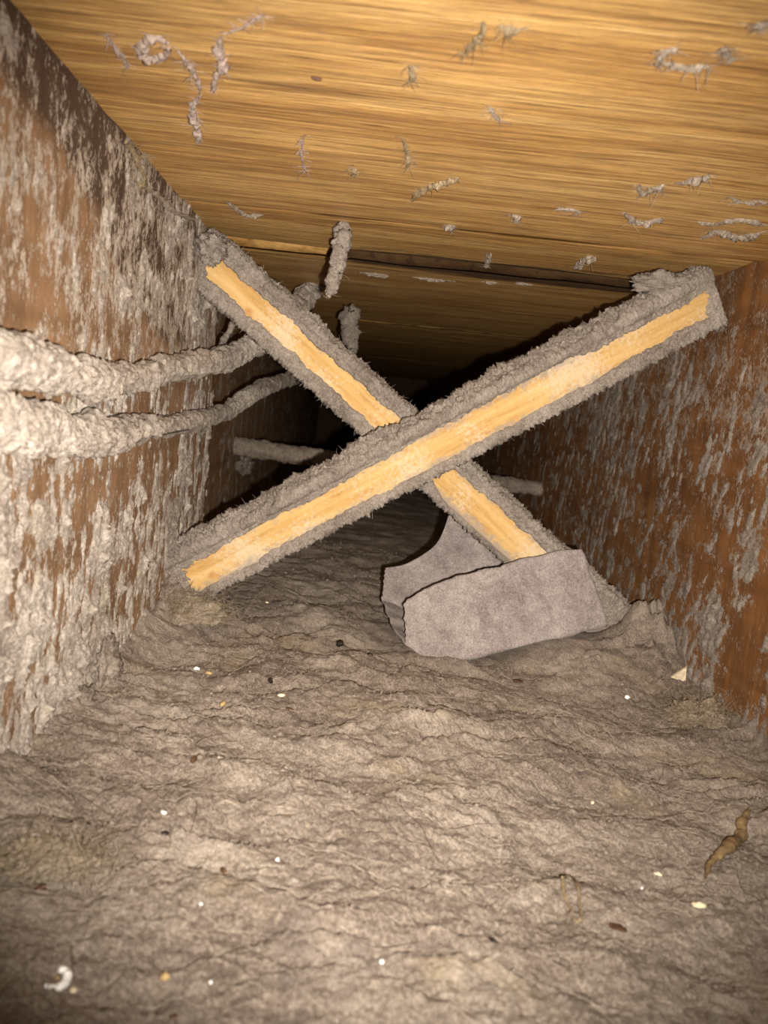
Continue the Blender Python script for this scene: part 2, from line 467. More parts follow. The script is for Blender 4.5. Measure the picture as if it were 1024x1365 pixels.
def make_joist(name, X, haze, thick, wood, dust, bias_fn, y0, y1, ny, nz, label, dark_poly=None, seed=0, slant=0.0):
    zlo, zhi = -0.20, ZC + 0.004
    sgn = 1 if X < 0 else -1                      # into the cavity
    y = y0 * (y1 / y0) ** np.linspace(0, 1, ny); z = np.linspace(zlo, zhi, nz)
    Z, Y = np.meshgrid(z, y)
    # timber: front face grid with a slightly eased top, closed by a thick back
    step = 2
    Ys, Zs = Y[::step, ::step], Z[::step, ::step]
    warp = 0.0012 * fbm(Ys * 9, Zs * 6, 0, 2, seed + 3)
    Xw = X + sgn * warp
    n1, n2 = Xw.shape
    Vf = np.stack([Xw, Ys, Zs], -1).reshape(-1, 3)
    Vb = np.stack([np.full_like(Xw, X - sgn * 0.038), Ys, Zs], -1).reshape(-1, 3)
    ff = grid_faces(n1, n2)
    idx = np.arange(n1 * n2).reshape(n1, n2)
    def rim(a):
        return np.stack([a[:-1], a[1:], a[1:] + len(Vf), a[:-1] + len(Vf)], -1)
    rims = np.vstack([rim(idx[0]), rim(idx[-1])[:, ::-1], rim(idx[:, 0])[:, ::-1], rim(idx[:, -1])])
    me = raw_mesh(name, np.vstack([Vf, Vb]), np.vstack([ff, rims]), wood, True)
    dark_mask = np.zeros_like(Ys)
    if dark_poly is not None:
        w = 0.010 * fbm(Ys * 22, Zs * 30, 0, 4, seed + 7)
        dark_mask = poly_inside(Ys + w, Zs + w * 0.8, wall_coords(dark_poly, X)).astype(float)
        dark_mask = blur(dark_mask, 2)
    B = bias_fn(Y, Z)
    Yr = Y + slant * Z
    up = sstep(-0.01, 0.03, Z) if X < 0 else 0.35
    n = 0.85 * ((1 - up) * fbm(Yr * 60, Z * 17, 0.4, 3, seed + 11) + up * fbm(Yr * 55, Z * 40, 3.4, 3, seed + 13)) + 0.85 * fbm(Yr * 125, Z * 75, 1.3, 5, seed + 23, 0.66)
    q = n + B
    attr(me, 'dark_mask', np.concatenate([dark_mask.ravel(), np.zeros(len(Vb))]))
    attr(me, 'haze', np.concatenate([np.clip(q[::step, ::step] - 0.12 + haze * (0.25 + 0.75 * sstep(-0.02, 0.03, Z[::step, ::step])), -1.5, 1.5).ravel(), np.full(len(Vb), -1)]))
    w = put(name, me); tag(w, label, kind='structure')
    # dust caked thicker on the face
    q = q - 0.16 - thick * sstep(0.0, 0.035, Z)
    lump = billow(Y * 170, Z * 140, 0.5, 3, seed + 37)
    gr = fbm(Y * 420, Z * 380, 0.5, 2, seed + 43, 0.7)
    T = np.where(q > 0, (1 - np.exp(-q * 1.6)) * (0.0011 + 0.0012 * lump + 0.0008 * gr), np.maximum(q * 0.0016, -0.0012))
    T = T + 0.0022 * sstep(0.6, 1.5, q) * (0.4 + lump)
    Vd = np.stack([X + sgn * (T + 0.0012 * fbm(Y * 9, Z * 6, 0, 2, seed + 3)), Y, Z], -1).reshape(-1, 3)
    f = grid_faces(ny, nz, keep=(T > 0.0001))
    Vd, f = compact(Vd, f)
    if X > 0:
        f = f[:, ::-1]
    d = put('dust_layer', raw_mesh(name + '_dust', Vd, f, dust), w)
    d['kind'] = 'stuff'
    return w

def bias_left(Y, Z):
    b = -0.16 + 0.27 * sstep(0.0, -0.09, Z) + 0.20 * sstep(-0.01, 0.05, Z) * sstep(0.30, 0.45, Y)
    b += 0.26 * sstep(0.47, 0.56, Y) * sstep(0.75, 0.62, Y) - 0.35 * sstep(0.62, 0.8, Y)  # dust thinned farther in to darken the depth, imitating light falloff
    b -= 0.30 * sstep(0.075, 0.105, Z)
    b += blobs(Y, Z, XL, [(158, 395, 30, 40, 0.9), (25, 860, 40, 50, 1.0), (60, 690, 60, 60, 0.35), (120, 545, 35, 22, 0.8),
                          (20, 540, 70, 12, -0.6), (230, 510, 45, 8, -0.5), (70, 425, 90, 18, -0.5), (210, 450, 20, 30, -0.3),
                          (215, 600, 30, 40, -0.45), (110, 660, 25, 30, -0.4), (150, 840, 25, 40, -0.1), (95, 640, 60, 12, -0.3),
                          (70, 930, 70, 40, 0.5), (130, 900, 30, 60, 0.5), (185, 260, 14, 40, 0.5), (225, 300, 30, 22, 0.5),
                          (265, 400, 16, 60, 0.8), (40, 300, 60, 60, 0.16), (150, 730, 20, 50, 0.3)])
    b += 0.45 * sstep(-0.135, -0.165, Z)
    return b
def bias_right(Y, Z):
    b = -0.18 + 0.12 * sstep(0.55, 0.70, Y) - 0.2 * sstep(0.8, 1.1, Y) - 0.25 * sstep(0.04, 0.11, Z)
    b += blobs(Y, Z, XR, [(800, 530, 40, 60, 0.35), (900, 520, 18, 70, 0.35), (950, 610, 16, 22, 0.7), (940, 830, 25, 40, 0.8), (890, 760, 40, 25, 0.3),
                          (985, 730, 22, 40, 0.5), (1010, 560, 14, 60, 0.5), (870, 740, 25, 50, -0.25), (990, 430, 40, 50, -0.3), (930, 690, 30, 30, -0.4),
                          (990, 880, 22, 90, -0.5), (950, 870, 12, 60, 0.5), (900, 860, 30, 40, 0.5), (1010, 700, 20, 40, 0.4)])
    b += 0.7 * sstep(-0.145, -0.175, Z)
    return b
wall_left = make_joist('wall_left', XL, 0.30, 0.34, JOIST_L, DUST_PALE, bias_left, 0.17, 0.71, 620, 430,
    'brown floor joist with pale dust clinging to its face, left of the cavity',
    dark_poly=[(0, -60), (60, -20), (185, 180), (270, 285), (285, 360), (250, 470), (215, 450), (175, 420), (150, 330), (100, 215), (45, 150), (-60, 40)], seed=100)  # outlined band along the joist top is coloured darker
make_joist('wall_left_far', XL2, 0.1, 0.2, JOIST_L, DUST_GREY, lambda Y, Z: -0.3 + 0.0 * Y, 0.60, 3.2, 260, 200,
    'dim set-back timber continuing beyond the end of the left joist', seed=200)
wall_right = make_joist('wall_right', XR, 0.30, 0.16, JOIST_R, DUST_GREY, bias_right, 0.36, 3.2, 620, 400,
    'orange-brown floor joist streaked with grey dust, right of the cavity', seed=300, slant=0.25)
back = put('wall_back', box_mesh('wall_back', (XL - 0.04, 3.2, -0.21), (XR + 0.03, 3.23, ZC + 0.04), BLOCKING, 0.002))
tag(back, 'timber blocking closing the dark far end of the cavity', kind='structure')

# ------------------------------------------------------------------ setting: boards overhead
ceil = put('ceiling', box_mesh('ceiling', (XL - 0.04, -0.02, ZC + 0.022), (XR + 0.04, 3.23, ZC + 0.040), WOOD_CEIL, 0.001))
tag(ceil, 'golden-brown grained subfloor boards overhead with dust specks', kind='structure')
def board(y0, y1, dz, seed):
    n1, n2 = max(8, int((y1 - y0) / 0.004)), 90
    x = np.linspace(XL - 0.04, XR + 0.04, n2); y = np.linspace(0, 1, n1)
    Y, X = np.meshgrid(y0 + (y1 - y0) * y, x, indexing='ij')
    e0 = 0.0022 * fbm(X * 14, 0.5, seed * 1.3, 3, seed); e1 = 0.0022 * fbm(X * 14, 7.5, seed * 1.3, 3, seed + 5)
    u = (Y - y0) / (y1 - y0)
    Y = Y + e0 * (1 - u) + e1 * u
    ease = 0.0016 * (np.exp(-(Y - y0) / 0.003) + np.exp(-(y1 - Y) / 0.003))
    Z = ZC + dz + ease + 0.0008 * fbm(X * 6, Y * 20, 0, 3, seed + 9)
    Vf = np.stack([X, Y, Z], -1).reshape(-1, 3); Vb = np.stack([X, Y, np.full_like(Z, ZC + 0.0215)], -1).reshape(-1, 3)
    ff = grid_faces(n1, n2)
    idx = np.arange(n1 * n2).reshape(n1, n2)
    rim = lambda a: np.stack([a[:-1], a[1:], a[1:] + len(Vf), a[:-1] + len(Vf)], -1)
    fcs = np.vstack([ff, ff[:, ::-1] + len(Vf), rim(idx[0])[:, ::-1], rim(idx[-1]), rim(idx[:, 0]), rim(idx[:, -1])[:, ::-1]])
    me = raw_mesh('board', np.vstack([Vf, Vb]), fcs, WOOD_CEIL)
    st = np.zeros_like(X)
    if 0.69 < y0 < 0.71:  # board edges coloured darker along the groove
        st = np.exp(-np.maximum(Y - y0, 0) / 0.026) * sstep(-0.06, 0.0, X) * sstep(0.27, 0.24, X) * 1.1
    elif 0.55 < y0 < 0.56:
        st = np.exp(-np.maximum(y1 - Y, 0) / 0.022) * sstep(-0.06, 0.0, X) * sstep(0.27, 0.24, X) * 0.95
    attr(me, 'dark_mask', np.concatenate([st.ravel(), st.ravel()]))
    return put('board', me, ceil)
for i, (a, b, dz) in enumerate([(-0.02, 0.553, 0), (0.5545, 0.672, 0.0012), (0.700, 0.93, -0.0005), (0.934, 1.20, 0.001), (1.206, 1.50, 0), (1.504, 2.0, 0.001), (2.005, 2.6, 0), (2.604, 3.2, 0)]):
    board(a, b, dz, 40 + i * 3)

# ------------------------------------------------------------------ cross-bridging strips
def strip(name, A, B, width, depth, twist, label, bare_fn, top_heap, seed, ext=(0.012, 0.012)):
    """A, B: centres of the strip's near face at its two ends (world)."""
    A = Vector(A); B = Vector(B); ax = (B - A); L = ax.length; ax.normalize()
    front = Vector((0, -1, 0)); front = (front - ax * front.dot(ax)).normalized()
    upv = ax.cross(front)
    if upv.z < 0: upv = -upv
    R = Matrix.Rotation(twist, 3, ax)
    front = R @ front; upv = R @ upv
    base = (A if A.z < B.z else B)
    root = empty(name, base)
    tag(root, label, 'wood strip', 'crossed bridging strips')
    a3, f3, u3 = (np.array(v) for v in (ax, front, upv)); A3 = np.array(A)
    hw = width / 2
    def toworld(s, u, v):      # v: out of the near face
        return A3 + s[..., None] * a3 + u[..., None] * u3 + v[..., None] * f3
    # bare timber
    import bmesh
    bm = bmesh.new(); bmesh.ops.create_cube(bm, size=1.0)
    for v in bm.verts:
        v.co = Vector(((v.co.x + 0.5) * (L + ext[0] + ext[1]) - ext[0], v.co.y * depth - depth / 2, v.co.z * width))
    bmesh.ops.bevel(bm, geom=list(bm.edges), offset=0.0016, segments=3, affect='EDGES', profile=0.5)
    me = bpy.data.meshes.new('timber'); bm.to_mesh(me); bm.free(); me.materials.append(STRIP)
    w = put('timber', me, root)
    M = Matrix.Identity(4)
    for i in range(3):
        M[i][0] = ax[i]; M[i][1] = front[i]; M[i][2] = upv[i]
    M.translation = A - base
    if M.to_3x3().determinant() < 0:
        for i in range(3): M[i][0] = -M[i][0]
        M.translation = A - base + ax * (L + ext[1] - ext[0])
    w.matrix_local = M
    # dust coat swept round the section
    ns = 860
    per = []
    segs = [((-hw, 0), (hw, 0), 60), ((hw, 0), (hw, -depth), 34), ((hw, -depth), (-hw, -depth), 10), ((-hw, -depth), (-hw, 0), 20)]
    nrm = [(0, 1), (1, 0), (0, -1), (-1, 0)]
    for (p, q, k), nn in zip(segs, nrm):
        for i in range(k):
            t = i / k
            per.append((p[0] + (q[0] - p[0]) * t, p[1] + (q[1] - p[1]) * t, nn[0], nn[1]))
    per = np.array(per); m = len(per)
    nr = per[:, 2:].copy()
    for _ in range(9):
        nr = (np.roll(nr, 1, 0) + nr + np.roll(nr, -1, 0))
        nr /= np.linalg.norm(nr, axis=1)[:, None]
    s = np.linspace(-ext[0] - 0.003, L + ext[1] + 0.003, ns)
    S = np.broadcast_to(s[:, None], (ns, m)); U = np.broadcast_to(per[None, :, 0], (ns, m)); Vv = np.broadcast_to(per[None, :, 1], (ns, m))
    NU = np.broadcast_to(nr[None, :, 0], (ns, m)); NV = np.broadcast_to(nr[None, :, 1], (ns, m))
    th0 = 0.0022 + top_heap * 0.9 * sstep(hw - 0.004, hw, U)
    Un, Vn = U + NU * th0, Vv + NV * th0
    lump = 0.55 + 1.1 * fbm(S * 170, Un * 170, Vn * 170, 3, seed + 3, 0.7)
    fine = fbm(S * 420, Un * 420, Vn * 420, 2, seed + 9, 0.8)
    wide = fbm(S * 40, Un * 60, Vn * 60, 3, seed + 15)
    onfront = sstep(-0.004, -0.0005, Vv)
    ontop = sstep(hw - 0.003, hw - 0.0002, U)
    thick = 0.0016 + 0.0007 * lump + 0.0009 * fine + 0.0014 * wide
    thick = thick + ontop * (top_heap * (0.8 + 0.16 * lump + 0.45 * wide) + 0.0010 * fine)
    under = sstep(-hw + 0.003, -hw + 0.0005, U)
    thick = thick + under * (0.0016 + 0.0008 * lump + 0.0012 * fine)
    e = bare_fn(S / L, U / hw) + 0.20 * fbm(S * 45, U * 70, 0, 3, seed + 21) + 0.10 * fbm(S * 260, U * 260, 0, 3, seed + 27)
    bare = sstep(-0.12, 0.05, e) * onfront
    thick = thick * (1 - bare) - 0.0016 * bare
    fade = sstep(0.0, 0.02, S) * sstep(L, L - 0.02, S)
    Uo, Vo = U + NU * thick, Vv + NV * thick
    cap = np.ones(ns); cap[0] = cap[-1] = 0.02                       # close the ends
    Uo = Uo * cap[:, None]; Vo = -depth / 2 + (Vo + depth / 2) * cap[:, None]
    S = S.copy(); S[0] = S[1]; S[-1] = S[-2]
    P = toworld(S, Uo, Vo).reshape(-1, 3)
    fcs = grid_faces(ns, m, wrap_v=True)
    me = raw_mesh('dust_coat', local(P, base), fcs, DUST_GREY)
    import bmesh
    bm = bmesh.new(); bm.from_mesh(me); bmesh.ops.recalc_face_normals(bm, faces=bm.faces); bm.to_mesh(me); bm.free()
    d = put('dust_coat', me, root)
    d['kind'] = 'stuff'
    # loose lint hanging off the edges
    rng = np.random.default_rng(seed)
    sp, fv, ff = [], [], []
    lint_v, lint_f = [], []; nvv = 0
    for k in range(420):
        sj = rng.uniform(0.01, L - 0.01); top = rng.random() < 0.45
        u0 = (hw + 0.002) if top else (-hw - 0.002)
        v0 = rng.uniform(-0.004, 0.002) if not top else rng.uniform(-depth, 0.0)
        p0 = A3 + a3 * sj + u3 * (u0 + (top_heap * 0.7 if top else 0)) + f3 * v0
        ln = rng.uniform(0.0015, 0.0055)
        dirv = (u3 * (1 if top else -1)) + a3 * rng.normal(0, 0.8) + f3 * rng.normal(0.2, 0.5)
        dirv /= np.linalg.norm(dirv)
        bend = np.cross(dirv, rng.normal(size=3)) * 0.4
        pts = np.array([p0 + dirv * ln * t + bend * ln * t * t for t in (0, 0.5, 1.0)])
        r = np.array([0.00020, 0.00016, 0.00006])
        tv, tf = tube(pts, r, 4)
        lint_v.append(tv); lint_f.append(tf + nvv); nvv += len(tv)
    lo = put('lint', raw_mesh('lint', local(np.vstack(lint_v), base), np.vstack(lint_f), DUST_GREY), d)
    lo['kind'] = 'stuff'
    return root

YF = 0.578
def bare_front(s, u):     # s 0 at lower left, 1 at upper right
    lo = -0.66 + 0.15 * sstep(0.62, 0.9, s) - 0.1 * sstep(0.3, 0.0, s)
    hi = 0.60 - 0.15 * sstep(0.2, 0.0, s) + 0.12 * sstep(0.35, 0.6, s) - 0.25 * sstep(0.75, 0.8, s) 
    e = np.minimum(u - lo, hi - u) * 1.2
    e = np.minimum(e, (s - 0.035) * 14); e = np.minimum(e, (0.985 - s) * 14)
    return e
A1 = atY(228, 783, YF); B1 = atY(950, 402, YF)
strip('bridging_strip', A1, B1, 0.0315, 0.019, math.radians(17),
      'bare-faced dusty wooden strip rising from lower left to upper right, in front', bare_front, 0.0055, 500, (0.008, 0.002))
def bare_rear(s, u):      # s 0 at upper left, 1 at lower right
    lo = -0.50 - 0.55 * sstep(0.52, 0.60, s) - 0.2 * sstep(0.65, 0.8, s)
    hi = 0.50 + 0.05 * sstep(0.5, 0.7, s)
    e = np.minimum(u - lo, hi - u) * 1.2
    e = np.minimum(e, (s - 0.03) * 14)
    e = np.minimum(e, (0.83 - s) * 14)
    gap = np.abs(s - 0.46) - 0.045
    return np.minimum(e, gap * 14)
YR = 0.618
A2 = atY(268, 342, YR); B2 = atY(846, 862, YR + 0.004)
strip('bridging_strip', A2, B2, 0.0305, 0.018, math.radians(8),
      'wooden strip falling from upper left to lower right, behind the other strip', bare_rear, 0.003, 620, (0.004, 0.006))

# ------------------------------------------------------------------ dusty cables on the left joist
def cable(name, pts3, rad, label, seed, reveal=None):
    P = spline(np.array(pts3), 620); R = np.interp(np.linspace(0, 1, 620), np.linspace(0, 1, len(rad)), rad)
    base = Vector(P[0]); root = empty(name, base); tag(root, label, 'cable', 'dust-caked cables')
    core = 0.0042
    v, f = tube(P, np.full(len(P), core), 16)
    put('sheath', raw_mesh('sheath', local(v, base), f, SHEATH), root)
    def disp(Vx, d):
        x, y, z = Vx[..., 0], Vx[..., 1], Vx[..., 2]
        t = (R[:, None] * (0.14 * (billow(x * 75, y * 75, z * 75, 2, seed) - 0.55) + 0.42 * fbm(x * 42, y * 42, z * 42, 3, seed + 5) + 0.20 * fbm(x * 300, y * 300, z * 300, 3, seed + 7, 0.7)))
        if reveal is not None:
            rv = reveal(y, d) 
            t = t * (1 - rv) + rv * (core * 0.85 - R[:, None])
        return t
    v, f = tube(P, R, 64, disp)
    d = put('dust_crust', raw_mesh('dust_crust', local(v, base), f, DUST_PALE), root); d['kind'] = 'stuff'
    return root
def wl(px, py, off):
    return tuple(atX(px, py, XL + off))
c1 = [wl(-130, 450, 0.009), wl(-60, 462, 0.009), wl(0, 478, 0.009), wl(65, 492, 0.009), wl(130, 508, 0.009), wl(190, 500, 0.009), wl(250, 487, 0.011)]
c1 += [tuple(atY(303, 478, 0.655)), tuple(atY(342, 458, 0.70)), tuple(atY(372, 432, 0.76)), tuple(atY(402, 402, 0.83)), tuple(atY(418, 376, 0.90)), tuple(atY(424, 358, 0.97))]
cable('power_cable', c1, [0.0080, 0.0080, 0.0080, 0.0082, 0.0080, 0.0070, 0.0075, 0.0085, 0.0090, 0.0088, 0.0100, 0.0100, 0.0100],
      'upper pale dust-caked cable looping along left joist then up behind the strip', 700)
c2 = [wl(-130, 550, 0.008), wl(-60, 556, 0.008), wl(0, 566, 0.008), wl(65, 576, 0.008), wl(130, 580, 0.008), wl(200, 573, 0.008), wl(262, 562, 0.008), wl(305, 546, 0.009)]
c2 += [tuple(atY(335, 526, 0.80)), tuple(atY(370, 510, 0.95)), tuple(atY(405, 500, 1.2))]
def rev2(y, d):
    return sstep(-0.25, -0.5, d[..., 2]) * sstep(0.40, 0.44, y) * sstep(0.60, 0.56, y) * sstep(-0.3, 0.2, d[..., 0])
cable('power_cable', c2, [0.0095, 0.0092, 0.0088, 0.0082, 0.0080, 0.0072, 0.0065, 0.0065, 0.0070, 0.0070, 0.0070],
      'lower dust-caked cable with bare green-grey underside along left joist', 760, rev2)

# ------------------------------------------------------------------ dusty rod crossing the dark behind
def lumpy_rod(name, P, R, mat, label, cat, seed, m=28, amp=0.3, fr=110, group=None, parent=None, fuzz=0):
    P = np.asarray(P); R = np.asarray(R)
    if amp > 0.05:
        t_ = np.linspace(0, 1, len(P)) * len(P)
        mod = np.clip(1 + 1.1 * amp * fbm(t_ * 0.13, seed * 0.71, 0, 3, seed, 0.7), 0.25, 2.0)
        P = P + (R[:, None] * amp * 1.0) * np.stack([fbm(t_ * 0.11, seed * 0.3 + k * 5.1, 0, 3, seed + k) for k in range(3)], -1)
        R = R * mod
    def disp(Vx, d):
        x, y, z = Vx[..., 0], Vx[..., 1], Vx[..., 2]
        return R[:, None] * amp * (1.0 * fbm(x * fr, y * fr, z * fr, 3, seed, 0.6) + 0.8 * fbm(x * fr * 4, y * fr * 4, z * fr * 4, 2, seed + 4))
    v, f = tube(P, R, m, disp)
    if fuzz:
        rg = np.random.default_rng(seed); vl, fl_, k0 = [v], [f], len(v)
        for _ in range(fuzz):
            i = rg.integers(len(P)); p0 = P[i] + rg.normal(size=3) * R[i] * 0.5
            dv = rg.normal(size=3) * np.array([1, 1, 0.35]); dv /= np.linalg.norm(dv)
            ln = rg.uniform(0.0015, 0.006); bd = np.cross(dv, rg.normal(size=3)) * 0.5
            pts = np.array([p0 + dv * ln * t + bd * ln * t * t for t in (0, 0.33, 0.66, 1.0)])
            if pts[:, 2].max() > ZC - 0.0002 and P[0][2] > 0.09:
                pts[:, 2] = np.minimum(pts[:, 2], ZC - 0.0002)
            tv, tf = tube(pts, np.array([1, 1, 0.8, 0.4]) * 0.00013, 4)
            vl.append(tv); fl_.append(tf + k0); k0 += len(tv)
        v, f = np.vstack(vl), np.vstack(fl_)
    base = P[np.argmin(P[:, 2])] if parent is None else np.zeros(3)
    o = put(name, raw_mesh(name, local(v, base), f, mat), parent, Vector(base) if parent is None else None)
    if label: tag(o, label, cat, group)
    return o
pA = np.array(atX(312, 594, XL2)); pB = np.array(atX(722, 652, XR))
root = empty('cross_rod', Vector(pB)); tag(root, 'dim grey dust-covered rod spanning the cavity behind the crossed strips', 'rod')
P = spline([pA, pA * 0.66 + pB * 0.34 + np.array([0, 0, -0.001]), pA * 0.33 + pB * 0.67, pB], 220)
core_v, core_f = tube(P, np.full(220, 0.0045), 12)
put('core', raw_mesh('core', local(core_v, pB), core_f, RUST), root)
Rr = np.linspace(0.0112, 0.0085, 220)
def dsp(Vx, d):
    x, y, z = Vx[..., 0], Vx[..., 1], Vx[..., 2]
    return 0.0022 * (billow(x * 90, y * 90, z * 90, 3, 5) - 0.5) + 0.0006 * fbm(x * 400, y * 400, z * 400, 2, 9)
v, f = tube(P, Rr, 32, dsp)
o = put('dust_coat', raw_mesh('rod_dust', local(v, pB), f, DUST_FLOOR), root); o['kind'] = 'stuff'

# ------------------------------------------------------------------ folded felt scrap
def sheet():
    n = 90
    def curve(pix):
        pts = np.array([tuple(atY(px, py, Y)) for px, py, Y in pix]); return spline(pts, n)
    front_top = curve([(539, 806, 0.578), (563, 787, 0.582), (625, 764, 0.588), (665, 756, 0.592), (702, 743, 0.596), (775, 731, 0.604)])
    bottom = curve([(541, 862, 0.560), (580, 883, 0.558), (650, 874, 0.565), (725, 857, 0.577), (770, 846, 0.585), (808, 832, 0.592)])
    back_base = curve([(508, 802, 0.640), (545, 815, 0.642), (600, 812, 0.650), (660, 805, 0.660), (720, 800, 0.668), (770, 800, 0.675)])
    back_top = curve([(514, 757, 0.655), (545, 750, 0.660), (584, 722, 0.672), (612, 666, 0.690), (668, 668, 0.690), (735, 735, 0.690)])
    keys = [front_top, bottom, back_base, back_top]
    rows = []
    ks = np.stack(keys, 0)                                  # (4,n,3)
    cnt = [34, 30, 34]
    for k in range(3):
        for i in range(cnt[k]):
            t = i / cnt[k]
            rows.append(ks[k] * (1 - t) + ks[k + 1] * t)
    rows.append(ks[3])
    G = np.stack(rows, 0)
    # soften the two folds
    for _ in range(3):
        G[1:-1] = 0.25 * G[:-2] + 0.5 * G[1:-1] + 0.25 * G[2:]
    nr, nc = G.shape[:2]
    du = np.gradient(G, axis=0); dv = np.gradient(G, axis=1)
    N = np.cross(du, dv); N /= np.linalg.norm(N, axis=-1)[..., None] + 1e-12
    bul = 0.0035 * fbm(G[..., 0] * 26, G[..., 1] * 26, G[..., 2] * 26, 3, 900) + 0.0006 * fbm(G[..., 0] * 200, G[..., 1] * 200, G[..., 2] * 200, 3, 910)
    edge = np.ones((nr, nc))
    # ragged border
    jit = 0.0012 * fbm(np.arange(nc) * 0.21, 0.3, 0, 3, 921)
    G[0] += (G[0] - G[1]) / (np.linalg.norm(G[0] - G[1], axis=1)[:, None] + 1e-9) * jit[:, None]
    jit2 = 0.0015 * fbm(np.arange(nr) * 0.23, 0.9, 0, 3, 927)
    for c in (0, -1):
        dd = dv[:, c] / (np.linalg.norm(dv[:, c], axis=1)[:, None] + 1e-9)
        G[:, c] += dd * jit2[:, None]
    G = G + N * bul[..., None]
    th = 0.0016
    Vt = np.concatenate([(G + N * th / 2).reshape(-1, 3), (G - N * th / 2).reshape(-1, 3)])
    ff = grid_faces(nr, nc); off = nr * nc
    idx = np.arange(off).reshape(nr, nc)
    rim = lambda a: np.stack([a[:-1], a[1:], a[1:] + off, a[:-1] + off], -1)
    fc = np.vstack([ff, ff[:, ::-1] + off, rim(idx[0]), rim(idx[-1]), rim(idx[:, 0]), rim(idx[:, -1])])
    base = Vector((0.12, 0.60, -0.172))
    me = raw_mesh('felt_scrap', local(Vt, base), fc, FELT)
    import bmesh
    bm = bmesh.new(); bm.from_mesh(me); bmesh.ops.recalc_face_normals(bm, faces=bm.faces); bm.to_mesh(me); bm.free()
    o = put('felt_scrap', me, None, base)
    tag(o, 'folded grey felt scrap lying on the dust, enclosing the strip foot', 'felt scrap')
sheet()

# ------------------------------------------------------------------ dust strands and flakes overhead
def strand(pix, rads, mat, label, cat, seed, n=60, m=14, amp=0.45, fr=220, name='dust_strand', group='dust clinging to the ceiling boards', fuzz=40):
    P = spline([tuple(p) for p in pix], n); R = np.interp(np.linspace(0, 1, n), np.linspace(0, 1, len(rads)), rads)
    return lumpy_rod(name, P, R, mat, label, cat, seed, m, amp, fr, group, fuzz=fuzz)
# hanging strand in front of the groove and its kin
strand([atY(457, 303, 0.568), atY(455, 325, 0.566), atY(450, 355, 0.564), atY(443, 380, 0.562), atY(437, 397, 0.560)], [0.0050, 0.0054, 0.0050, 0.0044, 0.0012], DUST_GREY,
       'pale crusty strand hanging straight down from the ceiling seam', 'dust strand', 1001, 110, 28, 0.3, 260, group=None)
strand([atY(466, 418, 0.90), atY(467, 440, 0.90), atY(470, 462, 0.90), atY(471, 478, 0.90)], [0.011, 0.009, 0.006, 0.001], DUST_GREY,
       'dim tapering lint strand hanging in the dark behind the seam', 'dust strand', 1005, 60, 16, 0.3, 150, group=None)
strand([atY(319, 412, 0.72), atY(310, 433, 0.71), atY(298, 455, 0.70), atY(294, 470, 0.69)], [0.0028, 0.0024, 0.0026, 0.003], DUST_GREY,
       'thin slanting lint-covered stick between left joist and upper cable', 'stick', 1009, 50, 12, 0.3, 200, name='thin_stick', group=None)

